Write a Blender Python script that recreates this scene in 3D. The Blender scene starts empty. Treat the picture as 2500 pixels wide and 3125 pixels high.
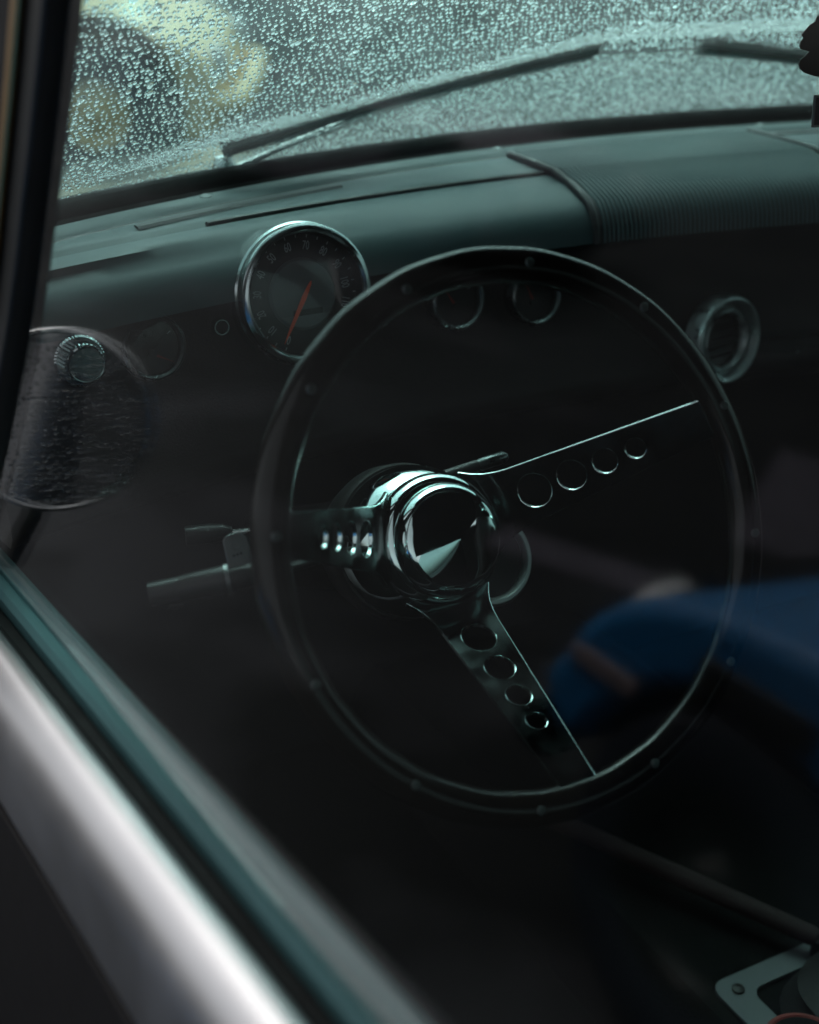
import bpy, bmesh, math, random
import numpy as np
from mathutils import Vector, Matrix

random.seed(7)
rng = np.random.default_rng(11)
R = math.radians
PI = math.pi
S = bpy.context.scene
COL = S.collection

# ------------------------------------------------------------------ camera
cam_d = bpy.data.cameras.new('camera')
cam_d.sensor_fit = 'HORIZONTAL'
cam_d.sensor_width = 28.81
cam_d.lens = 50.0
cam_d.clip_start = 0.02
cam_d.clip_end = 400.0
cam_d.dof.use_dof = True
cam_d.dof.focus_distance = 1.13
cam_d.dof.aperture_fstop = 3.6
cam_d.dof.aperture_blades = 0
cam = bpy.data.objects.new('camera', cam_d)
COL.objects.link(cam)
cam.location = (-0.475, -0.721, 0.423)
cam.rotation_euler = (R(90 - 25.26), 0.0, R(-28.14))
S.camera = cam

# ------------------------------------------------------------------ sky, sun, exposure (overcast, after rain)
SUN_EL, SUN_AZ = 58.0, 20.0
world = bpy.data.worlds.new('World')
S.world = world
world.use_nodes = True
wn = world.node_tree
wn.nodes.clear()
sky = wn.nodes.new('ShaderNodeTexSky')
sky.sky_type = 'NISHITA'
sky.sun_disc = False
sky.sun_elevation = R(SUN_EL)
sky.sun_rotation = R(SUN_AZ)
sky.air_density = 1.0
sky.dust_density = 5.0
sky.ozone_density = 1.0
hs = wn.nodes.new('ShaderNodeHueSaturation')
hs.inputs['Saturation'].default_value = 0.18
bgn = wn.nodes.new('ShaderNodeBackground')
bgn.inputs['Strength'].default_value = 0.14
wo = wn.nodes.new('ShaderNodeOutputWorld')
wn.links.new(sky.outputs[0], hs.inputs['Color'])
wn.links.new(hs.outputs[0], bgn.inputs['Color'])
wn.links.new(bgn.outputs[0], wo.inputs['Surface'])

sun_d = bpy.data.lights.new('sun', 'SUN')
sun_d.energy = 1.0
sun_d.angle = R(40)
sun_d.color = (1.0, 0.97, 0.93)
sun = bpy.data.objects.new('sun', sun_d)
COL.objects.link(sun)
_az = R(SUN_AZ)
_sd = Vector((math.sin(_az) * math.cos(R(SUN_EL)), math.cos(_az) * math.cos(R(SUN_EL)), math.sin(R(SUN_EL))))
sun.rotation_euler = (-_sd).to_track_quat('-Z', 'Y').to_euler()

S.view_settings.view_transform = 'Standard'
S.view_settings.look = 'None'
S.view_settings.exposure = 0.65
S.view_settings.gamma = 1.0
S.view_settings.use_curve_mapping = False
S.cycles.use_denoising = True
S.cycles.max_bounces = 14
S.cycles.diffuse_bounces = 4
S.cycles.glossy_bounces = 6
S.cycles.transmission_bounces = 10
S.cycles.transparent_max_bounces = 24
S.cycles.sample_clamp_indirect = 4.0
S.cycles.caustics_reflective = True
S.cycles.caustics_refractive = True

# ------------------------------------------------------------------ materials
def new_mat(name):
    m = bpy.data.materials.new(name)
    m.use_nodes = True
    m.node_tree.nodes.clear()
    out = m.node_tree.nodes.new('ShaderNodeOutputMaterial')
    return m, m.node_tree.nodes, m.node_tree.links, out

def mat(name, col, rough=0.5, metal=0.0, spec=0.5, coat=0.0, var=0.15, scale=30.0, bump=0.0, bscale=200.0, rvar=0.1, bdist=0.001):
    m, N, L, out = new_mat(name)
    p = N.new('ShaderNodeBsdfPrincipled')
    L.new(p.outputs[0], out.inputs[0])
    p.inputs['Metallic'].default_value = metal
    p.inputs['Specular IOR Level'].default_value = spec
    p.inputs['Coat Weight'].default_value = coat
    p.inputs['Coat Roughness'].default_value = 0.06
    tc = N.new('ShaderNodeTexCoord')
    nz = N.new('ShaderNodeTexNoise')
    nz.inputs['Scale'].default_value = scale
    nz.inputs['Detail'].default_value = 5.0
    L.new(tc.outputs['Object'], nz.inputs['Vector'])
    mix = N.new('ShaderNodeMix')
    mix.data_type = 'RGBA'
    mix.inputs[6].default_value = tuple(c * (1 - var) for c in col) + (1,)
    mix.inputs[7].default_value = tuple(min(1, c * (1 + var)) for c in col) + (1,)
    L.new(nz.outputs['Fac'], mix.inputs[0])
    L.new(mix.outputs[2], p.inputs['Base Color'])
    mr = N.new('ShaderNodeMapRange')
    mr.inputs[1].default_value = 0.3
    mr.inputs[2].default_value = 0.7
    mr.inputs[3].default_value = max(0.0, rough * (1 - rvar))
    mr.inputs[4].default_value = min(1.0, rough * (1 + rvar))
    L.new(nz.outputs['Fac'], mr.inputs[0])
    L.new(mr.outputs[0], p.inputs['Roughness'])
    if bump > 0:
        n2 = N.new('ShaderNodeTexNoise')
        n2.inputs['Scale'].default_value = bscale
        n2.inputs['Detail'].default_value = 3.0
        L.new(tc.outputs['Object'], n2.inputs['Vector'])
        b = N.new('ShaderNodeBump')
        b.inputs['Strength'].default_value = bump
        b.inputs['Distance'].default_value = bdist
        L.new(n2.outputs['Fac'], b.inputs['Height'])
        L.new(b.outputs[0], p.inputs['Normal'])
    return m

def chrome_mat(name, col=(0.78, 0.80, 0.80), rough=0.05, speck=0.35):
    """polished metal with dull specks, as on old chrome"""
    m, N, L, out = new_mat(name)
    p = N.new('ShaderNodeBsdfPrincipled')
    L.new(p.outputs[0], out.inputs[0])
    p.inputs['Metallic'].default_value = 1.0
    tc = N.new('ShaderNodeTexCoord')
    nz = N.new('ShaderNodeTexNoise')
    nz.inputs['Scale'].default_value = 900.0
    nz.inputs['Detail'].default_value = 2.0
    big = N.new('ShaderNodeTexNoise')
    big.inputs['Scale'].default_value = 60.0
    big.inputs['Detail'].default_value = 4.0
    L.new(tc.outputs['Object'], nz.inputs['Vector'])
    L.new(tc.outputs['Object'], big.inputs['Vector'])
    mul = N.new('ShaderNodeMath'); mul.operation = 'MULTIPLY'
    L.new(nz.outputs['Fac'], mul.inputs[0]); L.new(big.outputs['Fac'], mul.inputs[1])
    ramp = N.new('ShaderNodeMapRange')
    ramp.inputs[1].default_value = 0.40; ramp.inputs[2].default_value = 0.46
    ramp.inputs[3].default_value = 0.0; ramp.inputs[4].default_value = speck
    L.new(mul.outputs[0], ramp.inputs[0])
    mix = N.new('ShaderNodeMix'); mix.data_type = 'RGBA'
    mix.inputs[6].default_value = col + (1,)
    mix.inputs[7].default_value = (0.08, 0.075, 0.07, 1)
    L.new(ramp.outputs[0], mix.inputs[0]); L.new(mix.outputs[2], p.inputs['Base Color'])
    mr = N.new('ShaderNodeMapRange')
    mr.inputs[1].default_value = 0.3; mr.inputs[2].default_value = 0.75
    mr.inputs[3].default_value = rough * 0.6; mr.inputs[4].default_value = rough * 2.6
    L.new(big.outputs['Fac'], mr.inputs[0]); L.new(mr.outputs[0], p.inputs['Roughness'])
    return m

def pane_mat(name, tint, mist=0.0, n_glass=1.5, haze=0.0):
    """thin clear pane: straight-through transmission plus a Fresnel reflection on each face"""
    m, N, L, out = new_mat(name)
    tr = N.new('ShaderNodeBsdfTransparent'); tr.inputs[0].default_value = tint + (1,)
    gl = N.new('ShaderNodeBsdfGlossy'); gl.inputs['Roughness'].default_value = haze
    geo = N.new('ShaderNodeNewGeometry')
    ior = N.new('ShaderNodeMapRange')
    ior.inputs[3].default_value = n_glass; ior.inputs[4].default_value = 1 / n_glass
    L.new(geo.outputs['Backfacing'], ior.inputs[0])
    fr = N.new('ShaderNodeFresnel')
    L.new(ior.outputs[0], fr.inputs['IOR'])
    mx = N.new('ShaderNodeMixShader')
    L.new(fr.outputs[0], mx.inputs[0]); L.new(tr.outputs[0], mx.inputs[1]); L.new(gl.outputs[0], mx.inputs[2])
    last = mx
    if mist > 0:
        tc = N.new('ShaderNodeTexCoord')
        nz = N.new('ShaderNodeTexNoise'); nz.inputs['Scale'].default_value = 14.0; nz.inputs['Detail'].default_value = 6.0
        L.new(tc.outputs['Object'], nz.inputs['Vector'])
        mr = N.new('ShaderNodeMapRange')
        mr.inputs[1].default_value = 0.35; mr.inputs[2].default_value = 0.7
        mr.inputs[3].default_value = mist * 0.25; mr.inputs[4].default_value = mist
        L.new(nz.outputs['Fac'], mr.inputs[0])
        tl = N.new('ShaderNodeBsdfTranslucent'); tl.inputs[0].default_value = (0.7, 0.8, 0.8, 1)
        m2 = N.new('ShaderNodeMixShader')
        L.new(mr.outputs[0], m2.inputs[0]); L.new(mx.outputs[0], m2.inputs[1]); L.new(tl.outputs[0], m2.inputs[2])
        last = m2
    L.new(last.outputs[0], out.inputs[0])
    return m

def water_mat(name, col=(1, 1, 1)):
    m, N, L, out = new_mat(name)
    g = N.new('ShaderNodeBsdfGlass')
    g.inputs['Color'].default_value = col + (1,)
    g.inputs['IOR'].default_value = 1.33
    g.inputs['Roughness'].default_value = 0.0
    L.new(g.outputs[0], out.inputs[0])
    return m

M = {}
M['chrome'] = chrome_mat('teal_lit_chrome', col=(0.62, 0.77, 0.755), rough=0.035)  # teal tint of the cabin light put into the chrome colour
M['chrome_soft'] = chrome_mat('soft_chrome', rough=0.14, speck=0.1)
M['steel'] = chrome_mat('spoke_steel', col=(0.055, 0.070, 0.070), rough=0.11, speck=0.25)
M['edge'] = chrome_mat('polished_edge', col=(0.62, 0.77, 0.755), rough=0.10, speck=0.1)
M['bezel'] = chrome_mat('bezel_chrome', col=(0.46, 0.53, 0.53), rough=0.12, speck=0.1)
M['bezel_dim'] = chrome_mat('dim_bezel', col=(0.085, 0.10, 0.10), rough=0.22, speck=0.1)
M['ring_bright'] = mat('satin_ring', (0.62, 0.70, 0.69), 0.35, metal=1.0)
M['ring_soft'] = chrome_mat('dull_ring', col=(0.42, 0.47, 0.47), rough=0.30, speck=0.1)
M['knob_chrome'] = chrome_mat('dim_chrome', col=(0.34, 0.40, 0.40), rough=0.08, speck=0.3)
M['rim'] = mat('dark_rim', (0.0050, 0.0038, 0.0030), 0.20, spec=0.28, var=0.5, scale=20)
M['rivet'] = mat('rivet_metal', (0.11, 0.125, 0.125), 0.5, metal=1.0)
M['black'] = mat('black_plastic', (0.010, 0.011, 0.011), 0.45, spec=0.35)
M['black_matt'] = mat('black_matt', (0.008, 0.008, 0.008), 0.85, spec=0.2)
M['rubber'] = mat('black_rubber', (0.006, 0.007, 0.007), 0.7, spec=0.10, bump=0.2)
M['dash_top'] = mat('dash_top_vinyl', (0.038, 0.069, 0.072), 0.55, spec=0.45, var=0.10, scale=9, bump=0.12, bscale=700)
M['dash_face'] = mat('dash_face_crackle', (0.010, 0.011, 0.011), 0.55, spec=0.3, bump=0.3, bscale=500)
M['grille'] = mat('ribbed_vinyl', (0.038, 0.075, 0.077), 0.5, spec=0.45, var=0.15, scale=20)
M['seam'] = mat('dark_piping', (0.012, 0.015, 0.016), 0.5)
M['sill'] = mat('inner_sill_paint', (0.060, 0.130, 0.135), 0.55, spec=0.08, var=0.2, scale=12)
M['carpet'] = mat('black_carpet', (0.008, 0.009, 0.009), 0.95, spec=0.1, bump=0.6, bscale=400)
M['headliner'] = mat('dark_headliner', (0.012, 0.012, 0.012), 0.9, spec=0.1)
M['dial'] = mat('dial_black', (0.022, 0.025, 0.025), 0.5, spec=0.2)
M['dial_disc'] = mat('dial_centre_grey', (0.10, 0.12, 0.12), 0.42, metal=0.1, var=0.1)
M['numeral'] = mat('dial_numerals', (0.42, 0.46, 0.46), 0.6)
M['needle_dim'] = mat('dull_red_needle', (0.20, 0.020, 0.012), 0.6)
M['segment'] = mat('dial_segment', (0.14, 0.16, 0.16), 0.35, metal=0.2)
M['needle'] = mat('red_needle', (0.90, 0.11, 0.04), 0.6)
M['paint_dark'] = mat('dark_car_paint', (0.010, 0.009, 0.009), 0.5, spec=0.2)
M['bonnet'] = mat('wet_bonnet_paint', (0.030, 0.042, 0.042), 0.25, spec=0.5, coat=0.5, var=0.25, scale=5)
M['gold_glint'] = mat('trim_gold_glint', (0.42, 0.27, 0.12), 0.35, metal=1.0, var=0.4, scale=8)  # golden reflection on the trim put into its base colour
M['plate'] = mat('grey_alloy_plate', (0.12, 0.14, 0.145), 0.6, metal=0.1, spec=0.2, var=0.1)
M['boot'] = mat('gaiter_leather', (0.010, 0.010, 0.010), 0.6, bump=0.4, bscale=120)
M['red'] = mat('red_rubber', (0.16, 0.012, 0.008), 0.6)
M['belt'] = mat('satin_belt_metal', (0.47, 0.465, 0.47), 0.38, metal=1.0, var=0.12, scale=14, bump=0.05, bscale=60)
M['strap'] = mat('brown_webbing', (0.040, 0.030, 0.030), 0.8, spec=0.2)
M['key'] = mat('dull_steel', (0.20, 0.215, 0.215), 0.4, metal=0.8)
M['wiper_arm'] = mat('wiper_arm', (0.32, 0.34, 0.34), 0.35, metal=0.6)
M['screw'] = mat('dull_screw', (0.14, 0.16, 0.16), 0.5, metal=0.6)
M['card'] = mat('black_card', (0.010, 0.010, 0.010), 0.7)
M['card_edge'] = mat('grey_card', (0.20, 0.21, 0.20), 0.8)
M['side_glass'] = pane_mat('door_glass', (0.96, 0.975, 0.97), n_glass=1.38, haze=0.048)
M['dial_glass'] = pane_mat('dial_glass', (0.97, 0.97, 0.97))
M['windscreen'] = pane_mat('tinted_windscreen', (0.76, 0.965, 0.95), mist=0.04)
M['cabin_glass'] = pane_mat('tinted_cabin_glass', (0.66, 0.83, 0.81))
M['water'] = water_mat('rain_water')
M['mirror'] = chrome_mat('mirror_silver', col=(0.75, 0.75, 0.75), rough=0.03, speck=0.0)
M['tyre'] = mat('tyre_rubber', (0.012, 0.018, 0.032), 0.7)
M['yellow'] = mat('yellow_paint', (0.92, 0.66, 0.33), 0.35, coat=0.4)
M['blue'] = mat('blue_paint', (0.003, 0.15, 0.38), 0.5, coat=0.1, var=0.1)
M['white'] = mat('white_paint', (0.70, 0.70, 0.70), 0.4, coat=0.3)
M['grey'] = mat('grey_lilac_paint', (0.10, 0.09, 0.11), 0.5, spec=0.3)
M['maroon'] = mat('maroon_paint', (0.12, 0.012, 0.018), 0.3, coat=0.4)
M['marking'] = mat('worn_road_paint', (0.085, 0.080, 0.098), 0.8, spec=0.1, var=0.8, scale=9)
M['pale_bar'] = mat('pale_bar', (0.22, 0.17, 0.17), 0.5)
M['amber'] = mat('amber_lens', (0.55, 0.17, 0.03), 0.3)
M['car_glass'] = mat('dark_car_window', (0.010, 0.016, 0.030), 0.08, spec=0.6)
M['skyblue_glass'] = mat('lamp_lens', (0.45, 0.47, 0.47), 0.15)

def asphalt():
    m, N, L, out = new_mat('wet_asphalt')
    p = N.new('ShaderNodeBsdfPrincipled'); L.new(p.outputs[0], out.inputs[0])
    tc = N.new('ShaderNodeTexCoord')
    a = N.new('ShaderNodeTexNoise'); a.inputs['Scale'].default_value = 1.7; a.inputs['Detail'].default_value = 4
    b = N.new('ShaderNodeTexNoise'); b.inputs['Scale'].default_value = 90; b.inputs['Detail'].default_value = 3
    L.new(tc.outputs['Object'], a.inputs['Vector']); L.new(tc.outputs['Object'], b.inputs['Vector'])
    mx = N.new('ShaderNodeMix'); mx.data_type = 'RGBA'
    mx.inputs[6].default_value = (0.006, 0.007, 0.007, 1); mx.inputs[7].default_value = (0.034, 0.036, 0.039, 1)
    pr = N.new('ShaderNodeMapRange'); pr.inputs[1].default_value = 0.46; pr.inputs[2].default_value = 0.66
    L.new(a.outputs['Fac'], pr.inputs[0]); L.new(pr.outputs[0], mx.inputs[0]); L.new(mx.outputs[2], p.inputs['Base Color'])
    mr = N.new('ShaderNodeMapRange'); mr.inputs[1].default_value = 0.42; mr.inputs[2].default_value = 0.60
    mr.inputs[3].default_value = 0.45; mr.inputs[4].default_value = 0.8
    p.inputs['Specular IOR Level'].default_value = 0.06
    L.new(a.outputs['Fac'], mr.inputs[0]); L.new(mr.outputs[0], p.inputs['Roughness'])
    bp = N.new('ShaderNodeBump'); bp.inputs['Strength'].default_value = 0.3; bp.inputs['Distance'].default_value = 0.004
    L.new(b.outputs['Fac'], bp.inputs['Height']); L.new(bp.outputs[0], p.inputs['Normal'])
    return m
M['asphalt'] = asphalt()

# ------------------------------------------------------------------ mesh helpers
def sharpen(me, angle=35.0):
    bm = bmesh.new(); bm.from_mesh(me)
    bmesh.ops.recalc_face_normals(bm, faces=bm.faces)
    lim = R(angle)
    for f in bm.faces:
        f.smooth = True
    for e in bm.edges:
        if len(e.link_faces) == 2:
            e.smooth = e.calc_face_angle(0.0) < lim
        else:
            e.smooth = True
    bm.to_mesh(me); bm.free()

class MB:
    """collects verts and faces of one mesh"""
    def __init__(self):
        self.v = []; self.f = []
    def add(self, vs, fs):
        o = len(self.v)
        self.v += [tuple(p) for p in vs]
        self.f += [tuple(i + o for i in f) for f in fs]
        return self
    def box(self, c, s, rot=None):
        x, y, z = (k / 2 for k in s)
        vs = [Vector((i * x, j * y, k * z)) for i in (-1, 1) for j in (-1, 1) for k in (-1, 1)]
        if rot is not None:
            vs = [rot @ q for q in vs]
        vs = [q + Vector(c) for q in vs]
        return self.add(vs, [(0, 1, 3, 2), (4, 6, 7, 5), (0, 4, 5, 1), (2, 3, 7, 6), (0, 2, 6, 4), (1, 5, 7, 3)])
    def lathe(self, prof, n=48, closed=False, T=None):
        """profile of (r, z) about local Z"""
        T = T or Matrix.Identity(4)
        vs, fs = [], []
        idx = []
        for (r, z) in prof:
            if abs(r) < 1e-7:
                idx.append([len(vs)] * n); vs.append(T @ Vector((0, 0, z)))
            else:
                idx.append(list(range(len(vs), len(vs) + n)))
                vs += [T @ Vector((r * math.cos(2 * PI * k / n), r * math.sin(2 * PI * k / n), z)) for k in range(n)]
        m = len(prof)
        for a in range(m if closed else m - 1):
            A, B = idx[a], idx[(a + 1) % m]
            for k in range(n):
                q = [A[k], A[(k + 1) % n], B[(k + 1) % n], B[k]]
                q2 = []
                for i in q:
                    if i not in q2: q2.append(i)
                if len(q2) > 2: fs.append(q2)
        return self.add(vs, fs)
    def tube(self, pts, rad, n=10, caps=True, sx=1.0):
        pts = [Vector(p) for p in pts]
        rads = rad if isinstance(rad, (list, tuple)) else [rad] * len(pts)
        vs, fs = [], []
        up0 = None
        for i, p in enumerate(pts):
            d = (pts[min(i + 1, len(pts) - 1)] - pts[max(i - 1, 0)]).normalized()
            if up0 is None:
                up0 = Vector((0, 0, 1)) if abs(d.z) < 0.9 else Vector((0, 1, 0))
            a = d.cross(up0).normalized(); b = a.cross(d).normalized(); up0 = b
            for k in range(n):
                t = 2 * PI * k / n
                vs.append(p + a * math.cos(t) * rads[i] * sx + b * math.sin(t) * rads[i])
        for i in range(len(pts) - 1):
            for k in range(n):
                fs.append((i * n + k, i * n + (k + 1) % n, (i + 1) * n + (k + 1) % n, (i + 1) * n + k))
        if caps:
            fs.append(tuple(range(n - 1, -1, -1)))
            fs.append(tuple(range((len(pts) - 1) * n, len(pts) * n)))
        return self.add(vs, fs)
    def sweep(self, secs, closed=True, caps=True):
        """list of point rings of equal length"""
        n = len(secs[0]); vs = [p for s in secs for p in s]; fs = []
        for i in range(len(secs) - 1):
            for k in range(n if closed else n - 1):
                fs.append((i * n + k, i * n + (k + 1) % n, (i + 1) * n + (k + 1) % n, (i + 1) * n + k))
        if caps and closed:
            fs.append(tuple(range(n - 1, -1, -1)))
            fs.append(tuple(range((len(secs) - 1) * n, len(secs) * n)))
        return self.add(vs, fs)
    def prism(self, poly, d, T=None):
        """2D polygon extruded along +Z by d"""
        T = T or Matrix.Identity(4)
        n = len(poly)
        vs = [T @ Vector((x, y, 0)) for x, y in poly] + [T @ Vector((x, y, d)) for x, y in poly]
        fs = [tuple(range(n - 1, -1, -1)), tuple(range(n, 2 * n))]
        fs += [(k, (k + 1) % n, n + (k + 1) % n, n + k) for k in range(n)]
        return self.add(vs, fs)
    def build(self, name, m, parent=None, smooth=35.0, bevel=0.0, segs=2):
        me = bpy.data.meshes.new(name)
        me.from_pydata([tuple(p) for p in self.v], [], self.f)
        me.update()
        sharpen(me, smooth)
        return link(name, me, m, parent, bevel, segs)

def link(name, me, m, parent=None, bevel=0.0, segs=2):
    o = bpy.data.objects.new(name, me)
    COL.objects.link(o)
    if m is not None and not me.materials:
        me.materials.append(m)
    if parent is not None:
        o.parent = parent
    if bevel > 0:
        b = o.modifiers.new('bevel', 'BEVEL'); b.width = bevel; b.segments = segs
        b.limit_method = 'ANGLE'; b.angle_limit = R(40); b.harden_normals = False
    return o

def frame(loc, x, z):
    """matrix with local X along x and local Z along z"""
    z = Vector(z).normalized(); x = Vector(x); x = (x - z * x.dot(z)).normalized(); y = z.cross(x)
    m = Matrix((x, y, z)).transposed().to_4x4(); m.translation = Vector(loc); return m

def thing(name, label, cat, T=None, group=None):
    o = bpy.data.objects.new(name, None); COL.objects.link(o)
    o.empty_display_size = 0.05
    if T is not None:
        o.matrix_world = T
    tag(o, label, cat, group); return o

def tag(o, label, cat, group=None):
    o['label'] = label; o['category'] = cat
    if group: o['group'] = group
    return o

def structure(o):
    o['kind'] = 'structure'; return o

def text_mesh(name, s, size, depth, sx=1.0):
    cu = bpy.data.curves.new(name, 'FONT')
    cu.body = s; cu.size = size; cu.align_x = 'CENTER'; cu.align_y = 'CENTER'; cu.extrude = depth
    cu.resolution_u = 4
    t = bpy.data.objects.new(name, cu); COL.objects.link(t)
    bpy.context.view_layer.update()
    dg = bpy.context.evaluated_depsgraph_get()
    me = bpy.data.meshes.new_from_object(t.evaluated_get(dg))
    bpy.data.objects.remove(t); bpy.data.curves.remove(cu)
    me.name = name
    me.transform(Matrix.Diagonal((sx, 1, 1, 1)))
    return me

def lerp(a, b, t): return a + (b - a) * t

# ------------------------------------------------------------------ frames of the car (origin = centre of the steering wheel)
GROUND = -0.95
RAKE = R(25)
WN = Vector((0, -math.cos(RAKE), math.sin(RAKE)))      # wheel axis, towards the driver
CX = 0.39                                             # middle of the car
def y_base(x): return 0.597 - 0.36 * (x - CX) ** 2     # windscreen foot
def ws_point(x, s, off=0.0):
    """point on the windscreen, s metres up its slope, off metres outwards"""
    return Vector((x, y_base(x) - 0.74 * s, 0.14 + 0.67 * s)) + Vector((0.72 * (x - CX) * 0.67, 0.67, 0.74)).normalized() * off
GT, GY = 0.10, -0.0434                                  # lean and toe of the door glass
def glass_x(z, y): return -0.2935 + GT * (z + 0.025) + GY * (y + 0.25)
def sill_z(y): return -0.025 - 0.0952 * (y + 0.25)
def sill_x(y): return GY * (y + 0.25)

# ================================================================== GROUND
g = MB(); g.add([(-150, -150, GROUND), (150, -150, GROUND), (150, 150, GROUND), (-150, 150, GROUND)], [(0, 1, 2, 3)])
structure(g.build('ground', M['asphalt']))

for name_, a_, b_, w_ in (('road_marking', (-2.45, 2.15), (-2.88, 1.42), 0.10), ('road_marking', (-3.30, 1.88), (-4.35, 2.62), 0.13)):
    a_, b_ = Vector(a_), Vector(b_); n_ = Vector((-(b_ - a_).y, (b_ - a_).x)).normalized() * w_
    vs_ = [a_ - n_, b_ - n_, b_ + n_, a_ + n_]
    m_ = MB(); m_.add([(p.x, p.y, GROUND + 0.004) for p in vs_], [(0, 1, 2, 3)]); structure(m_.build(name_, M['marking']))

# ================================================================== CAR SHELL
shell = thing('car_body', 'dark old car seen from its driver door, wet bonnet ahead of the windscreen', 'car', Matrix.Translation((CX, 0, GROUND)))
def sh(p): return Vector(p) - Vector((CX, 0, GROUND))
def grid_mesh(us, vs, fn):
    m = MB(); nu, nv = len(us), len(vs)
    m.add([fn(u, v) for u in us for v in vs], [(i * nv + j, i * nv + j + 1, (i + 1) * nv + j + 1, (i + 1) * nv + j) for i in range(nu - 1) for j in range(nv - 1)])
    return m
def thick(m, d):
    """give an open sheet thickness d downwards"""
    n = len(m.v); vs = [Vector(p) - Vector((0, 0, d)) for p in m.v]
    edges = {}
    for f in m.f:
        for a, b in zip(f, f[1:] + f[:1]):
            edges[(a, b)] = edges.get((a, b), 0) + 1
    fs = [tuple(i for i in reversed(f)) for f in m.f]
    base = len(m.v)
    m.v += [tuple(p) for p in vs]; m.f += [tuple(i + base for i in f) for f in fs]
    for (a, b) in edges:
        if (b, a) not in edges:
            m.f.append((b, a, a + base, b + base))
    return m
lin = lambda a, b, n: [a + (b - a) * i / (n - 1) for i in range(n)]
# bonnet
def bonnet(u, v):
    x = CX + u; y = lerp(y_base(x) + 0.075, 1.95 - 0.25 * u * u, v)
    z = 0.108 - 0.215 * v - 0.08 * max(0, v - 0.8) - 0.10 * u * u - (0.06 if abs(u) > 0.66 else 0)
    if abs(u) < 0.05: z += 0.004
    return sh((x, y, z))
thick(grid_mesh(lin(-0.68, 0.68, 35), lin(0, 1, 21), bonnet), 0.02).build('bonnet', M['bonnet'], shell)
# cowl between bonnet and glass
def cowl(u, v):
    x = CX + u; y = y_base(x) + lerp(0.004, 0.068, v); return sh((x, y, 0.128 - 0.035 * v - 0.06 * u * u))
thick(grid_mesh(lin(-0.66, 0.66, 31), lin(0, 1, 4), cowl), 0.02).build('cowl_panel', M['paint_dark'], shell)
# wings beside the bonnet
for s in (-1, 1):
    def wing(u, v, s=s):
        x = CX + s * lerp(0.70, 0.80, u); return sh((x, lerp(0.60, 1.95, v), 0.030 - 0.16 * u * u - 0.20 * v))
    thick(grid_mesh(lin(0, 1, 6), lin(0, 1, 8), wing), 0.25).build('wing', M['paint_dark'], shell)
# roof, rear panel, floor, fire wall, right side
def roof(u, v):
    x = CX + u; return sh((x, lerp(0.285 - 0.25 * u * u, -1.70, v), 0.455 + 0.035 * min(1, v * 8) - 0.05 * u * u + 0.02 * math.sin(PI * v)))
thick(grid_mesh(lin(-0.66, 0.66, 17), lin(0, 1, 33), roof), 0.05).build('roof', M['headliner'], shell)
MB().box(sh((CX, -1.72, -0.39)), (1.3, 0.04, 0.50)).build('rear_panel', M['headliner'], shell)
MB().box(sh((CX, -0.45, -0.66)), (1.3, 2.5, 0.04)).build('floor_pan', M['carpet'], shell)
MB().box(sh((CX, 0.72, -0.30)), (1.3, 0.04, 0.68)).build('fire_wall', M['carpet'], shell)
for s in (-1, 1):
    x0 = CX + s * 0.665
    y1 = -0.98 if s < 0 else -0.42  # right panel extended forward to cut the window reflection in the hub chrome
    # rear side panel with its pillar
    m = MB()
    m.sweep([[sh((x0 - s * k, y, z)) for (y, z) in ((y1, -0.60), (y1, 0.02), (y1 - 0.04, 0.22), (y1 - 0.16, 0.48), (-1.70, 0.48), (-1.70, -0.60))] for k in (0.0, 0.03)])
    m.build('rear_quarter', M['headliner'], shell)
    # windscreen pillar
    m = MB()
    pts = [(CX + s * 0.690, 0.415, 0.10), (CX + s * 0.665, 0.315, 0.24), (CX + s * 0.640, 0.235, 0.36), (CX + s * 0.625, 0.18, 0.46)]
    m.tube([sh(p) for p in pts], [0.030, 0.028, 0.026, 0.03], 10)
    m.build('windscreen_pillar', M['black'], shell)
# unseen visors added at the header, widened so the spokes reflect dark
for xc in (CX - 0.31, CX + 0.31):
    m = MB(); m.box(sh((xc, 0.205, 0.425)), (0.56, 0.15, 0.014), Matrix.Rotation(R(-28), 3, 'X')); m.build('added_visor', M['headliner'], shell, bevel=0.006)
# passenger door: lower panel and window frame
m = MB(); m.box(sh((CX + 0.68, -0.25, -0.32)), (0.05, 1.46, 0.60)); m.build('passenger_door_panel', M['headliner'], shell)
m = MB(); m.tube([sh((CX + 0.675, 0.42, 0.0)), sh((CX + 0.64, 0.16, 0.46)), sh((CX + 0.635, -1.0, 0.50))], 0.02, 8); m.build('passenger_window_frame', M['black'], shell)
m = MB(); m.sweep([[sh((CX - 0.62, -1.70 + o_, -0.13)), sh((CX + 0.62, -1.70 + o_, -0.13)), sh((CX + 0.58, -1.66 + o_, 0.46)), sh((CX - 0.58, -1.66 + o_, 0.46))] for o_ in (0.0, 0.004)]); m.build('rear_window', M['cabin_glass'], shell)
m = MB(); m.sweep([[sh((CX + 0.668 + o_, 0.40, -0.02)), sh((CX + 0.668 + o_, -0.44, -0.02)), sh((CX + 0.635 + o_, -0.50, 0.45)), sh((CX + 0.635 + o_, 0.17, 0.45))] for o_ in (0.0, 0.004)]); m.build('passenger_window', M['cabin_glass'], shell)
# transmission tunnel
tun = [(-0.20, -0.64), (-0.18, -0.57), (-0.155, -0.548), (0.155, -0.548), (0.18, -0.57), (0.20, -0.64)]
m = MB(); m.sweep([[sh((CX + a, y, b)) for a, b in tun] for y in (-1.2, 0.70)]); m.build('tunnel', M['carpet'], shell)

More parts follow.
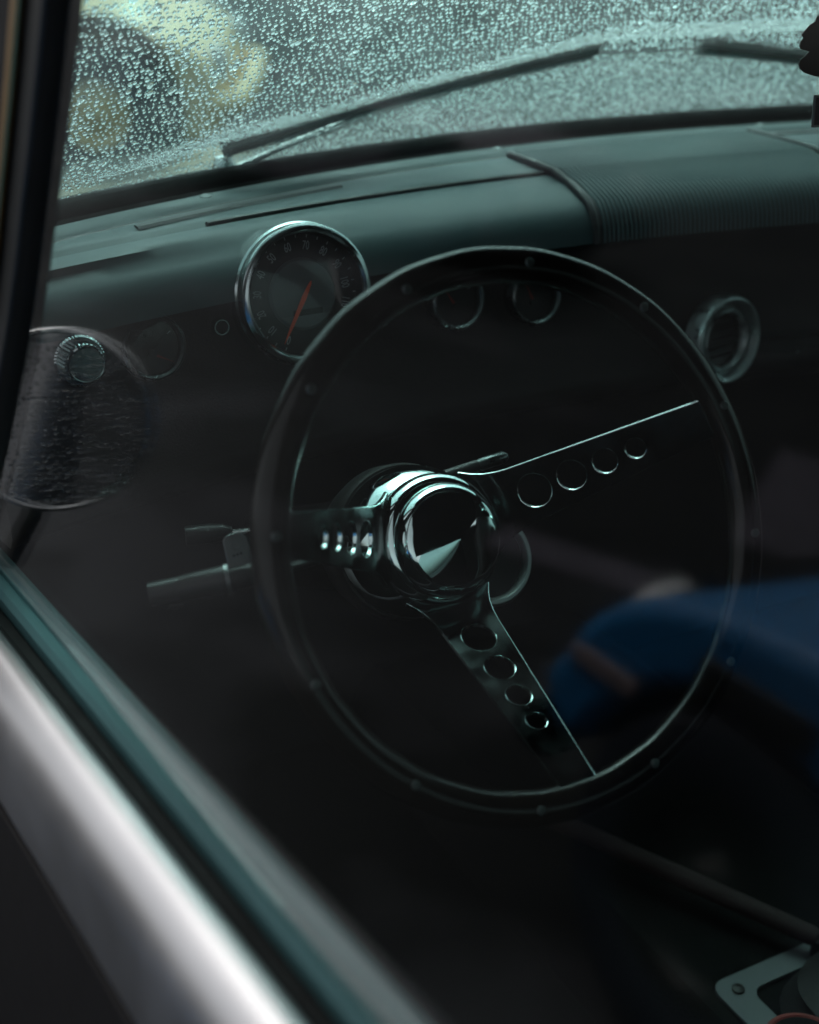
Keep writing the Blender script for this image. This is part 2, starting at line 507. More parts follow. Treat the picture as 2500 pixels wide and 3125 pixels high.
# ================================================================== WINDSCREEN
wsc = thing('windscreen', 'tinted windscreen covered in raindrops above the dashboard', 'windscreen', Matrix.Translation((CX, 0.56, 0.14)))
W0 = Vector((CX, 0.56, 0.14))
def half_w(s): return 0.680 - 0.20 * s
us, ss = lin(-1, 1, 41), lin(-0.012, 0.46, 13)
m = MB()
nu, nv = len(us), len(ss)
for off in (0.0, 0.005):
    for u in us:
        for s in ss:
            m.v.append(tuple(ws_point(CX + u * half_w(s), s, off) - W0))
for i in range(nu - 1):
    for j in range(nv - 1):
        a = i * nv + j
        m.f.append((a, a + 1, a + nv + 1, a + nv))
        b = a + nu * nv
        m.f.append((b, b + nv, b + nv + 1, b + 1))
m.build('pane', M['windscreen'], wsc)
# rubber seal along the foot
m = MB()
secs = []
for u in lin(-1, 1, 61):
    x = CX + u * 0.682
    c = ws_point(x, 0.0) - W0
    secs.append([c + Vector(q) for q in ((0, 0.010, 0.006), (0, -0.003, 0.0075), (0, -0.010, 0.003), (0, -0.015, -0.004), (0, -0.017, -0.011), (0, -0.016, -0.022), (0, 0.004, -0.030), (0, 0.012, -0.012))])
m.sweep(secs); m.build('rubber_seal', M['rubber'], wsc)
m = MB(); secs = []
for u in lin(-1, 1, 61):
    x = CX + u * 0.682
    c = ws_point(x, 0.0) - W0 + Vector((0, -0.0185, -0.0085))
    secs.append([c + Vector((0, 0.003 * math.cos(t), 0.003 * math.sin(t))) for t in (0, PI / 2, PI, 1.5 * PI)])
m.sweep(secs); m.build('seal_lip', M['black_matt'], wsc)

# raindrops: closed plano-convex beads on the outer face
def beads(xs, sv, rad, height, nseg, rings, surf, stretch=None, ang=None):
    """returns vertex array and face lists for many beads; surf(x, s, off) -> arrays of base point, tangent a, tangent b, normal"""
    n = len(xs)
    prof = []
    for k in range(rings):
        t = (k / rings) * PI / 2
        prof.append((math.cos(t), math.sin(t)))
    tv = []
    for (r, h) in prof:
        for q in range(nseg):
            a = 2 * PI * q / nseg
            tv.append((r * math.cos(a), r * math.sin(a), h))
    tv.append((0, 0, 1))
    for q in range(nseg):
        a = 2 * PI * q / nseg
        tv.append((math.cos(a), math.sin(a), 0))
    tv = np.array(tv)
    tf = []
    for k in range(rings - 1):
        for q in range(nseg):
            tf.append((k * nseg + q, k * nseg + (q + 1) % nseg, (k + 1) * nseg + (q + 1) % nseg))
            tf.append((k * nseg + q, (k + 1) * nseg + (q + 1) % nseg, (k + 1) * nseg + q))
    top = rings * nseg
    for q in range(nseg):
        tf.append(((rings - 1) * nseg + q, (rings - 1) * nseg + (q + 1) % nseg, top))
    b0 = top + 1
    for q in range(1, nseg - 1):
        tf.append((b0, b0 + q + 1, b0 + q))
    tf = np.array(tf)
    P, A, B, Nn = surf(xs, sv)
    st = np.ones(n) if stretch is None else stretch
    an = np.zeros(n) if ang is None else ang
    ca, sa = np.cos(an), np.sin(an)
    # slightly irregular outline
    wob = 1 + 0.06 * np.cos(2 * np.arctan2(tv[:, 1], tv[:, 0])[None, :] + rng.uniform(0, 6.28, n)[:, None])
    lx = tv[None, :, 0] * wob; ly = tv[None, :, 1] * wob * st[:, None]
    ux = lx * ca[:, None] - ly * sa[:, None]; uy = lx * sa[:, None] + ly * ca[:, None]
    V = (P[:, None, :] + A[:, None, :] * (ux * rad[:, None])[..., None] + B[:, None, :] * (uy * rad[:, None])[..., None]
         + Nn[:, None, :] * (tv[None, :, 2] * (rad * height)[:, None])[..., None])
    Fc = tf[None] + (np.arange(n) * len(tv))[:, None, None]
    return V.reshape(-1, 3), Fc.reshape(-1, 3), nseg

def tri_mesh(name, parts, m, parent, flat_base=True):
    Vs, Fs, o = [], [], 0
    for V, F in parts:
        Vs.append(V); Fs.append(F + o); o += len(V)
    V = np.concatenate(Vs); F = np.concatenate(Fs)
    me = bpy.data.meshes.new(name)
    me.vertices.add(len(V)); me.vertices.foreach_set('co', V.astype(np.float32).ravel())
    me.loops.add(len(F) * 3); me.loops.foreach_set('vertex_index', F.astype(np.int32).ravel())
    me.polygons.add(len(F))
    me.polygons.foreach_set('loop_start', (np.arange(len(F)) * 3).astype(np.int32))
    me.polygons.foreach_set('use_smooth', np.ones(len(F), dtype=bool))
    me.update(); me.validate()
    return link(name, me, m, parent)

W0n = np.array(W0)
def ws_surf(xs, sv, off=0.0056):
    y = 0.597 - 0.36 * (xs - CX) ** 2 - 0.74 * sv
    P = np.stack([xs, y, 0.14 + 0.67 * sv], -1)
    Nn = np.stack([0.72 * (xs - CX) * 0.67, np.full_like(xs, 0.67), np.full_like(xs, 0.74)], -1)
    Nn /= np.linalg.norm(Nn, axis=1)[:, None]
    B = np.tile(np.array([0, -0.741, 0.671]), (len(xs), 1))
    A = np.cross(B, Nn); A /= np.linalg.norm(A, axis=1)[:, None]
    return P + Nn * off - W0n, A, B, Nn

# the wiper's resting line: (x, s)
BL0, BL1 = (0.006, 0.026), (0.398, 0.127)
def blade_s(x): return np.interp(x, [-0.145, BL0[0], BL1[0], 0.525, 0.695, 1.0], [0.010, BL0[1], BL1[1], 0.123, 0.079, 0.03])

def jitter(x0, x1, s0, s1, pitch):
    gx, gs = np.meshgrid(np.arange(x0, x1, pitch), np.arange(s0, s1, pitch))
    gx = gx + (np.arange(gx.shape[0]) % 2)[:, None] * pitch * 0.5
    gx = gx + rng.uniform(-0.30, 0.30, gx.shape) * pitch; gs = gs + rng.uniform(-0.30, 0.30, gs.shape) * pitch
    return gx.ravel(), gs.ravel()

parts = []
xs, sv = jitter(-0.285, 0.78, 0.006, 0.37, 0.0056)
keep = sv > blade_s(xs) + 0.016 * ((xs > 0.0) & ((xs < 0.40) | (xs > 0.52))) + 0.004
keep &= rng.random(len(xs)) < 0.93
xs, sv = xs[keep], sv[keep]
clump = 0.82 + 0.36 * (0.5 + 0.25 * np.sin(xs * 37 + sv * 23) + 0.25 * np.sin(xs * 71 - sv * 59 + 1.3))
rad = (0.0012 + 0.0013 * rng.random(len(xs)) ** 1.7) * clump
rad *= np.where(xs > 0.35, 1.1, 1.0)
V, F, _ = beads(xs, sv, rad, 0.70, 10, 3, ws_surf, 1 + 0.15 * rng.random(len(xs)), rng.uniform(-0.5, 0.5, len(xs)))
parts.append((V, F))
# larger merged drops, sparse
n = 260
xs = rng.uniform(-0.27, 0.76, n); sv = rng.uniform(0.03, 0.34, n)
k = sv > blade_s(xs) + 0.022; xs, sv = xs[k], sv[k]
V, F, _ = beads(xs, sv, rng.uniform(0.0028, 0.0040, len(xs)), 0.55, 14, 4, ws_surf, rng.uniform(1.0, 1.5, len(xs)), rng.uniform(-0.3, 0.3, len(xs))); parts.append((V, F))
# small beads between them
n = 9000
xs = rng.uniform(-0.285, 0.78, n); sv = rng.uniform(0.004, 0.37, n)
k = sv > blade_s(xs) + 0.012; xs, sv = xs[k], sv[k]
V, F, _ = beads(xs, sv, rng.uniform(0.00035, 0.0008, len(xs)), 0.7, 6, 2, ws_surf); parts.append((V, F))
# finer spray below the blade
xs, sv = jitter(-0.20, 0.80, 0.004, 0.13, 0.0034)
k = (sv < blade_s(xs) - 0.003); xs, sv = xs[k], sv[k]
V, F, _ = beads(xs, sv, 0.0008 + 0.0014 * rng.random(len(xs)) ** 2, 0.60, 6, 2, ws_surf); parts.append((V, F))
# froth pushed up along the wiper's path
n = 13000
xs = rng.uniform(-0.20, 0.80, n)
up = np.interp(xs, [-0.2, -0.15, -0.01, 0.1, 0.4, 0.95], [0.012, 0.014, 0.060, 0.074, 0.158, 0.158])
sv = up + rng.normal(0, 0.006, n)
k = (sv > 0.004) & (sv > blade_s(xs) + 0.014); xs, sv = xs[k], sv[k]
V, F, _ = beads(xs, sv, rng.uniform(0.0006, 0.0014, len(xs)), 0.75, 6, 2, ws_surf); parts.append((V, F))
drops = tri_mesh('raindrops', parts, M['water'], wsc)
drops['kind'] = 'stuff'

# ================================================================== WIPERS
def wiper(label, pts, arm_pts):
    T = Matrix.Translation(ws_point(*arm_pts[0], 0.01))
    t = thing('windscreen_wiper', label, 'wiper', T, 'wipers resting on the windscreen')
    o = T.translation
    P = lambda x, s, off: ws_point(x, s, off) - o
    n = 14
    path = [(lerp(pts[0][0], pts[1][0], i / n), lerp(pts[0][1], pts[1][1], i / n) + pts[2] * math.sin(PI * i / n)) for i in range(n + 1)]
    m = MB(); secs = []
    for (x, s) in path:
        secs.append([P(x, s + a, b) for a, b in ((-0.0015, 0.0056), (0.0015, 0.0056), (0.0035, 0.010), (-0.0035, 0.010))])
    m.sweep(secs); m.build('rubber_blade', M['rubber'], t)
    m = MB(); secs = []
    for (x, s) in path:
        secs.append([P(x, s + a, b) for a, b in ((-0.0125, 0.0095), (0.0125, 0.0095), (0.0100, 0.022), (-0.0100, 0.022))])
    m.sweep(secs); m.build('blade_holder', M['black'], t)
    m = MB(); m.tube([P(x, s, h) for (x, s), h in zip(arm_pts, lin(0.004, 0.022, len(arm_pts)))], [0.0040, 0.0026, 0.0022, 0.0022][:len(arm_pts)], 8)
    m.build('arm', M['wiper_arm'], t)
    c = P(arm_pts[-1][0], arm_pts[-1][1], 0.021)
    MB().box(c, (0.022, 0.010, 0.010)).build('clip', M['black'], t, bevel=0.001)
    m = MB(); m.lathe([(0, 0.012), (0.008, 0.010), (0.011, 0.0), (0.011, -0.012), (0, -0.012)], 20); m.build('pivot_cap', M['chrome_soft'], t)
wiper('longer black wiper across the windscreen in front of the steering wheel', (BL0, BL1, 0.004), [(0.010, -0.004), (0.08, 0.021), (0.16, 0.046), (0.235, 0.070)])
wiper('far black wiper partly hidden by the tree-shaped air freshener', ((0.525, 0.123), (0.93, 0.030), 0.004), [(0.90, -0.004), (0.82, 0.030), (0.75, 0.052), (0.70, 0.068)])

# ================================================================== DASHBOARD
dash = thing('dashboard', 'teal topped dashboard with black instrument face below the windscreen', 'dashboard', Matrix.Translation((CX, 0.38, 0.0)))
D0 = Vector((CX, 0.38, 0.0))
def y_front(x): return 0.378 - 0.30 * (x - 0.19) ** 2
def dash_prof(x):
    """(y, z) points from the windscreen seal to under the dash"""
    yb, yf = y_base(x) - 0.012, y_front(x)
    yc = lerp(yf, yb, 0.42)
    return [(yb + 0.046, 0.100), (yb + 0.010, 0.112), (yb, 0.1315), (yb - 0.040, 0.1310), (yb - 0.043, 0.1270), (yb - 0.048, 0.1270), (yb - 0.051, 0.1300), (yc + 0.012, 0.128),
            (yc + 0.004, 0.1275), (yc + 0.001, 0.1245), (yc - 0.003, 0.1245), (yc - 0.006, 0.126), (lerp(yc, yf, 0.45), 0.1225),
            (yf + 0.030, 0.116), (yf + 0.016, 0.110), (yf + 0.007, 0.101), (yf + 0.002, 0.090), (yf, 0.076)]
xs_d = lin(-0.275, CX + 0.66, 61)
m = MB()
secs = [[Vector((x, y, z)) - D0 for y, z in dash_prof(x)] for x in xs_d]
m.sweep(secs, closed=False)
m.build('top_pad', M['dash_top'], dash, smooth=60)
# face panel
m = MB(); secs = []
for x in xs_d:
    yf = y_front(x)
    secs.append([Vector((x, y, z)) - D0 for y, z in ((yf + 0.0015, 0.0785), (yf + 0.006, 0.074), (yf + 0.010, 0.065), (yf + 0.014, 0.010), (yf + 0.020, -0.055), (yf + 0.012, -0.066), (yf + 0.012, -0.082), (yf + 0.024, -0.095), (yf + 0.07, -0.105), (yf + 0.20, -0.105))])
m.sweep(secs, closed=False); m.build('face_panel', M['dash_face'], dash, smooth=50)
# lower trim rails on the passenger side
for z, h in ((-0.047, 0.004), (-0.064, 0.003)):
    m = MB(); secs = []
    for x in lin(0.44, CX + 0.64, 20):
        yf = y_front(x) + 0.016
        secs.append([Vector((x, yf + a, z + b)) - D0 for a, b in ((0.006, h), (-0.004, h * 0.7), (-0.004, -h * 0.7), (0.006, -h))])
    m.sweep(secs); m.build('trim_rail', M['bezel'], dash)
# ribbed centre grille lying over the pad
def over(x, lift):
    pr_ = dash_prof(x)[6:]
    pts = [Vector((x, y, z)) for y, z in pr_]
    out = []
    for i, p in enumerate(pts):
        d = (pts[min(i + 1, len(pts) - 1)] - pts[max(i - 1, 0)]).normalized()
        out.append(p + Vector((0, -d.z, d.y)) * -lift if d.y < 0 and False else p + Vector((0, d.z, -d.y)).normalized() * lift)
    return out
GX0, GX1, NR = 0.318, 0.606, 58
def clean(pts):
    """the grille is drawn tight over the seam grooves, with one fold of its own"""
    a, b, c = pts[0], pts[1], pts[6]
    fold = (pts[1] + pts[6]) * 0.5 + Vector((0, 0, 0.0035))
    return [pts[0], lerp(pts[0], fold, 0.5) + Vector((0, 0, 0.0006)), fold, fold + Vector((0, -0.004, -0.0015))] + pts[6:]
m = MB()
m.sweep([[p - D0 for p in clean(over(x, 0.0022))] for x in lin(GX0 - 0.004, GX1 + 0.004, 8)], closed=False)
m.build('grille_base', M['seam'], dash, smooth=60)
rib_mesh = None
p0 = clean(over(GX0, 0.0036))
for i in range(NR):
    x = lerp(GX0, GX1, (i + 0.5) / NR)
    pts = clean(over(x, 0.0040))
    mm = MB(); w = (GX1 - GX0) / NR * 0.27
    secs = []
    for j, p in enumerate(pts):
        secs.append([p - D0 + Vector((-w, 0.0012, -0.0022)), p - D0 + Vector((-w * 0.55, 0, 0.0004)), p - D0 + Vector((w * 0.55, 0, 0.0004)), p - D0 + Vector((w, 0.0012, -0.0022))])
    mm.sweep(secs, closed=False)
    mm.build('rib', M['grille'], dash, smooth=80)
for x in (GX0 - 0.007, GX1 + 0.006):
    m = MB(); m.tube([p - D0 for p in clean(over(x, 0.003))], 0.0036, 8); m.build('grille_piping', M['seam'], dash)
# dark tubes laid in the pad's two seams to stand for groove shade
m = MB(); m.tube([Vector((x, y_base(x) - 0.0575, 0.1272)) - D0 for x in lin(-0.27, CX + 0.65, 60)], 0.0026, 8); m.build('front_seam', M['seam'], dash)
for xa, xb in ((-0.06, GX0 - 0.008), (GX1 + 0.008, 0.98)):
    m = MB(); m.tube([Vector((x, lerp(y_front(x), y_base(x) - 0.012, 0.42) - 0.001, 0.1268)) - D0 for x in lin(xa, xb, 30)], 0.0026, 8); m.build('centre_seam', M['seam'], dash)
# screws along the windscreen strip
scr = None
for x in (-0.030, 0.318, 0.652):
    y = y_base(x) - 0.030
    if scr is None:
        m = MB(); m.lathe([(0.0058, 0), (0.0058, 0.0008), (0.0040, 0.0014), (0.0030, 0.0022), (0.0, 0.0025)], 16)
        o = m.build('screw', M['screw'], dash); scr = o
    else:
        o = scr.copy(); COL.objects.link(o)
    o.location = Vector((x, y, 0.1312)) - D0
# defroster slots
for xa, xb in ((-0.12, 0.10), (0.60, 0.82)):
    m = MB(); secs = []
    for x in lin(xa, xb, 16):
        y = y_base(x) - 0.074
        secs.append([Vector((x, y + a, 0.1290 + b)) - D0 for a, b in ((0.007, 0), (0.004, 0.0022), (-0.004, 0.0022), (-0.007, 0))])
    m.sweep(secs); m.build('defroster_slot', M['seam'], dash)

# ================================================================== INSTRUMENTS
def dial_frame(c, tilt=12.0, yaw=0.0):
    t = R(tilt); yw = R(yaw)
    z = Vector((math.sin(yw) * math.cos(t), -math.cos(yw) * math.cos(t), math.sin(t)))
    return frame(c, (math.cos(yw), math.sin(yw), 0), z)

sp = thing('speedometer', 'large round speedometer with red needle and chrome rim, above the steering wheel rim', 'gauge', dial_frame((-0.004, 0.343, 0.078), 12))
RB = 0.0585
m = MB(); m.lathe([(RB - 0.004, -0.045), (RB, -0.040), (RB, -0.003), (RB + 0.001, 0.000), (RB + 0.0005, 0.0035), (RB - 0.002, 0.006), (RB - 0.0045, 0.0065), (RB - 0.0065, 0.004), (RB - 0.0065, -0.002)], 96)
m.build('bezel', M['bezel'], sp)
m = MB(); m.lathe([(RB + 0.0006, -0.012), (RB + 0.0022, -0.010), (RB + 0.0006, -0.008)], 96); m.build('bezel_ring', M['bezel'], sp)
m = MB(); m.lathe([(RB - 0.006, -0.010), (0.0, -0.010)], 64); m.build('face', M['dial'], sp)
m = MB(); m.lathe([(RB - 0.0066, 0.001), (RB - 0.0085, -0.0095)], 64); m.build('inner_wall', M['black'], sp)
RI = 0.0305
m = MB(); m.lathe([(RI, -0.0098), (RI, -0.0085), (RI - 0.002, -0.0065), (RI - 0.006, -0.0068), (0, -0.0062)], 72); disc = m.build('centre_disc', M['dial_disc'], sp)
MB().box((0.002, -0.0165, -0.0058), (0.027, 0.0075, 0.0012)).build('odometer_window', M['black'], disc, bevel=0.0005)
m = MB(); a0, a1 = R(218), R(322); n = 16
m.prism([(RI * 0.93 * math.cos(lerp(a0, a1, i / n)), RI * 0.93 * math.sin(lerp(a0, a1, i / n))) for i in range(n + 1)], 0.0016, Matrix.Translation((0, 0, -0.0066)))
m.build('lower_segment', M['segment'], disc, bevel=0.0006)
for i in range(13):
    v = i * 10
    ang = R(90 - (205 + i * 23.8))
    me = text_mesh('numeral', str(v), 0.0105, 0.00012, 0.62)
    o = link('numeral', me, M['numeral'], sp)
    r = 0.0405
    o.matrix_local = Matrix.Translation((r * math.cos(ang), r * math.sin(ang), -0.0094)) @ Matrix.Rotation(ang - PI / 2, 4, 'Z')
tick = None
for i in range(25):
    ang = R(90 - (205 + i * 11.9))
    if tick is None:
        m = MB(); m.box((0, 0, 0), (0.0006, 0.0026, 0.0003)); tick = m.build('tick', M['numeral'], sp); o = tick
    else:
        o = tick.copy(); COL.objects.link(o)
    o.matrix_local = Matrix.Translation((0.0485 * math.cos(ang), 0.0485 * math.sin(ang), -0.0094)) @ Matrix.Rotation(ang - PI / 2, 4, 'Z')
na = R(90 - 212)
d = Vector((math.cos(na), math.sin(na), 0)); q = Vector((-d.y, d.x, 0))
m = MB(); zz = Vector((0, 0, -0.0030)); th = Vector((0, 0, 0.0010))
pl = [d * 0.046, d * 0.030 + q * 0.0013, d * 0.003 + q * 0.0021, d * -0.010 + q * 0.0011, d * -0.0125, d * -0.010 - q * 0.0011, d * 0.003 - q * 0.0021, d * 0.030 - q * 0.0013]
n = len(pl)
m.add([p + zz for p in pl] + [p + zz + th for p in pl], [tuple(range(n - 1, -1, -1)), tuple(range(n, 2 * n))] + [(k, (k + 1) % n, n + (k + 1) % n, n + k) for k in range(n)])
m.build('needle', M['needle'], sp)
m = MB(); m.lathe([(RB - 0.0055, 0.0020), (0, 0.0035)], 64); m.build('cover_glass', M['dial_glass'], sp)

def small_gauge(label, c, r, needle_deg, tilt=10, yaw=0, name='gauge'):
    t = thing('small_gauge', label, 'gauge', dial_frame(c, tilt, yaw), 'small round gauges in the dash face')
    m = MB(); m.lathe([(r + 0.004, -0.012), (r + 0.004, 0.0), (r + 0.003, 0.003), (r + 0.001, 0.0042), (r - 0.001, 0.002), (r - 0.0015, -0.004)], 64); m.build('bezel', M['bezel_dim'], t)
    m = MB(); m.lathe([(r - 0.001, -0.006), (0, -0.006)], 48); m.build('face', M['dial'], t)
    for k in range(5):
        a = R(150 - 30 * k)
        mm = MB().box((0, 0, 0), (0.0008, 0.0035, 0.0003))
        o = mm.build('tick', M['numeral'], t)
        o.matrix_local = Matrix.Translation((r * 0.78 * math.cos(a), r * 0.78 * math.sin(a), -0.0056)) @ Matrix.Rotation(a - PI / 2, 4, 'Z')
    a = R(needle_deg); d = Vector((math.cos(a), math.sin(a), 0)); q = Vector((-d.y, d.x, 0))
    m = MB(); z0 = Vector((0, -r * 0.25, -0.0042))
    pl = [d * r * 0.85, q * 0.0014, -d * 0.004, -q * 0.0014]
    m.add([p + z0 for p in pl] + [p + z0 + Vector((0, 0, 0.0008)) for p in pl], [(3, 2, 1, 0), (4, 5, 6, 7)] + [(k, (k + 1) % 4, 4 + (k + 1) % 4, 4 + k) for k in range(4)])
    m.build('needle', M['needle_dim'], t)
    m = MB(); m.lathe([(0.0036, -0.0055), (0.0036, -0.0028), (0, -0.0022)], 16, T=Matrix.Translation((0, -r * 0.25, 0))); m.build('needle_hub', M['black'], t)
    m = MB(); m.lathe([(r - 0.0012, -0.0004), (0, 0.0006)], 48); m.build('cover_glass', M['dial_glass'], t)
small_gauge('dim small gauge left of the speedometer, beside the round mirror reflection', (-0.138, 0.352, 0.050), 0.024, -28)
small_gauge('small chrome-rimmed gauge inside the wheel, nearer the speedometer', (0.156, 0.366, 0.044), 0.024, 120)
small_gauge('small chrome-rimmed gauge inside the wheel, nearer the passenger side', (0.241, 0.366, 0.036), 0.024, 112)

ck = thing('round_vent', 'double-ringed chrome round vent right of the steering wheel rim', 'vent', dial_frame((0.466, 0.352, -0.038), 6, 8))
m = MB(); m.lathe([(0.046, -0.014), (0.046, 0.002), (0.0445, 0.006), (0.042, 0.0075), (0.0395, 0.006), (0.038, 0.001), (0.0365, -0.004)], 72); m.build('outer_ring', M['ring_soft'], ck)
m = MB(); m.lathe([(0.0365, -0.005), (0.033, -0.005), (0.0315, 0.001), (0.0295, 0.0025), (0.028, 0.001), (0.0265, -0.006)], 72); m.build('inner_ring', M['ring_soft'], ck)
m = MB(); m.lathe([(0.027, -0.008), (0.016, -0.011), (0, -0.012)], 48); m.build('dark_centre', M['black'], ck)
for k in range(-2, 3):
    w = 2 * math.sqrt(max(0.0001, 0.025 ** 2 - (k * 0.009) ** 2))
    MB().box((0, k * 0.009, -0.0075), (w, 0.0012, 0.005)).build('slat', M['black'], ck)

kb = thing('pull_knob', 'tiny chrome-ringed black pull knob between the dim gauge and speedometer', 'lamp', dial_frame((-0.076, 0.358, 0.056), 8))  # small pull knob: black cap in a chrome ring
m = MB(); m.lathe([(0.0072, -0.008), (0.0072, 0.000), (0.0066, 0.0016), (0.0056, 0.0016), (0.0050, 0.0)], 40); m.build('ring', M['bezel'], kb)
m = MB(); m.lathe([(0.0052, -0.004), (0.0052, -0.001), (0.0, 0.0004)], 32); m.build('lens', M['black'], kb)  # black face of the pull knob

kn = thing('knurled_knob', 'chrome knurled knob with pointed cap, seen within the round mirror reflection', 'knob', dial_frame((-0.2075, 0.318, 0.060), 8, 0))
n = 64
m = MB(); secs = []
for z in (0.0, 0.016):
    secs.append([Vector(((0.0150 + (0.0007 if k % 2 else 0)) * math.cos(2 * PI * k / n), (0.0150 + (0.0007 if k % 2 else 0)) * math.sin(2 * PI * k / n), z)) for k in range(n)])
m.sweep(secs); m.build('knurled_band', M['knob_chrome'], kn, smooth=5)
m = MB(); m.lathe([(0.0148, 0.0158), (0.0150, 0.0175), (0.0138, 0.0185), (0.0125, 0.0182), (0.0, 0.0215)], 64); m.build('cone_cap', M['knob_chrome'], kn)
m = MB(); secs = []
for z, r in ((-0.004, 0.020), (-0.001, 0.020), (0.0005, 0.0185)):
    secs.append([Vector(((r + (0.0005 if k % 2 else 0)) * math.cos(2 * PI * k / 96), (r + (0.0005 if k % 2 else 0)) * math.sin(2 * PI * k / 96), z)) for k in range(96)])
m.sweep(secs); m.build('flange', M['knob_chrome'], kn, smooth=5)
m = MB(); m.tube([(0, 0, -0.07), (0, 0, 0.0)], 0.006, 12); m.build('shaft', M['black'], kn)

# round switch low behind the wheel hub
sw = thing('round_switch', 'round chrome-rimmed dial low behind the steering wheel hub', 'dial', dial_frame((0.106, 0.215, -0.142), 25, 0))
m = MB(); m.lathe([(0.038, -0.05), (0.0395, -0.012), (0.0410, -0.006), (0.0405, 0.0), (0.0380, 0.004), (0.0350, 0.004), (0.0330, 0.0), (0.0325, -0.006)], 64); m.build('rim', M['ring_bright'], sw)
m = MB(); m.lathe([(0.034, -0.003), (0.0, -0.002)], 48); m.build('face', M['dial'], sw)
m = MB(); m.tube([(0, 0, -0.25), (0, 0, -0.04)], 0.022, 16); m.build('stem', M['black'], sw)

# ================================================================== STEERING COLUMN
TW = frame((0, 0, 0), (1, 0, 0), WN)
col = thing('steering_column', 'black steering column with bright chrome bell behind the wheel hub', 'steering column', TW @ Matrix.Translation((0, 0, -0.20)))
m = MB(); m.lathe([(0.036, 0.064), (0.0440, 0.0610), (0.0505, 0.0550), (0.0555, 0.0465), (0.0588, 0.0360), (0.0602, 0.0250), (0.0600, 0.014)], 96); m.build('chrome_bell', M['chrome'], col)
m = MB(); m.lathe([(0.055, 0.014), (0.0612, 0.013), (0.0630, 0.008), (0.0630, -0.010), (0.058, -0.030), (0.046, -0.060), (0.040, -0.080)], 72); m.build('collar', M['black'], col)
m = MB(); m.lathe([(0.040, -0.075), (0.038, -0.30), (0.0, -0.30)], 40); m.build('column_tube', M['black_matt'], col)
# levers on the column
colT = col.matrix_world.copy()
def lev(name, label, pts, loc):
    t = thing(name, label, 'lever', Matrix.Translation(loc)); return t
L0 = Vector((-0.050, 0.115, -0.062))
lv = thing('indicator_lever', 'black lever grip with upright steel tab, left of the steering wheel rim', 'lever', Matrix.Translation(L0))
tip = Vector((-0.2268, 0.1240, -0.047)); mid = Vector((-0.178, 0.1030, -0.0375)); root = Vector((-0.140, 0.096, -0.036))
ax = (tip - root).normalized()
m = MB(); m.tube([tip - L0, tip - ax * 0.022 - L0, tip - ax * 0.0225 - L0, tip - ax * 0.023 - L0, mid + ax * 0.008 - L0, mid - L0], [0.0082, 0.0090, 0.0086, 0.0092, 0.0100, 0.0102], 28); m.build('grip', M['black'], lv)
m = MB(); m.tube([mid - L0, mid - ax * 0.003 - L0], [0.0112, 0.0108], 28); m.build('collar_ring', M['key'], lv)
m = MB(); m.tube([mid - ax * 0.003 - L0, mid - ax * 0.024 - L0, root - L0], [0.0092, 0.0088, 0.0075], 24); m.build('sleeve', M['black'], lv)
m = MB(); m.tube([root - L0, root * 0.6 + Vector((-0.02, 0.17, -0.075)) * 0.4 - L0, Vector((-0.02, 0.17, -0.075)) - L0], 0.0035, 10); m.build('rod', M['black'], lv)
# steel tab
tz = Vector((-0.10, -0.85, 0.45)).normalized()
Tt = frame(mid - ax * 0.0105 + Vector((0, 0.001, 0.0075)) - L0, -ax, tz)
m = MB(); prof = [(-0.0080, 0), (0.0105, 0), (0.0090, 0.012), (0.0078, 0.0195), (0.0060, 0.0222), (0.0020, 0.0236), (-0.0030, 0.0232), (-0.0068, 0.0215), (-0.0085, 0.0195)]
m.prism(prof, 0.0016, Tt); m.build('tab', M['key'], lv, bevel=0.0004)
m = MB(); m.lathe([(0.0026, 0.0), (0.0030, 0.0004), (0.0033, 0.0)], 20, T=Tt @ Matrix.Translation((-0.0005, 0.0155, 0.0016))); m.build('tab_ring', M['key'], lv)
me = text_mesh('tab_marks', 'DB', 0.004, 0.00015, 1.0) if False else None
m = MB()
for k in range(3):
    m.box((-0.003 + 0.0026 * k, 0.008 + 0.0004 * k, 0.0017), (0.0014, 0.0016, 0.0004))
mo = m.build('tab_marks', M['black'], lv); mo.matrix_local = Tt
m = MB(); c = mid - ax * 0.018 + Vector((0, -0.004, 0.0085)) - L0
m.tube([c, c - ax * 0.010], [0.0040, 0.0034], 14, sx=1.0); m.build('clip', M['key'], lv)
c = tip - ax * 0.018 + Vector((0, 0, -0.012)) - L0
m = MB(); m.tube([c + ax * 0.006, c, c - ax * 0.005], [0.0015, 0.003, 0.001], 10); m.build('lower_button', M['black'], lv)

P0 = Vector((-0.1490, 0.2720, -0.0840)); P1 = Vector((-0.1060, 0.2590, -0.0840))
l2 = thing('short_lever', 'small black lever with bright tip, above the lever with the steel tab', 'lever', Matrix.Translation(P0))
ax2 = (P1 - P0).normalized()
m = MB(); m.tube([(0, 0, 0), ax2 * 0.020, ax2 * 0.030, ax2 * 0.0375], [0.0078, 0.0082, 0.0072, 0.0045], 20); m.build('grip', M['black'], l2)
m = MB(); m.tube([ax2 * 0.0375, ax2 * 0.062], 0.0021, 10); m.build('bright_rod', M['chrome_soft'], l2)
m = MB(); m.tube([ax2 * 0.062, ax2 * 0.15], 0.0034, 10); m.build('dark_rod', M['black'], l2)

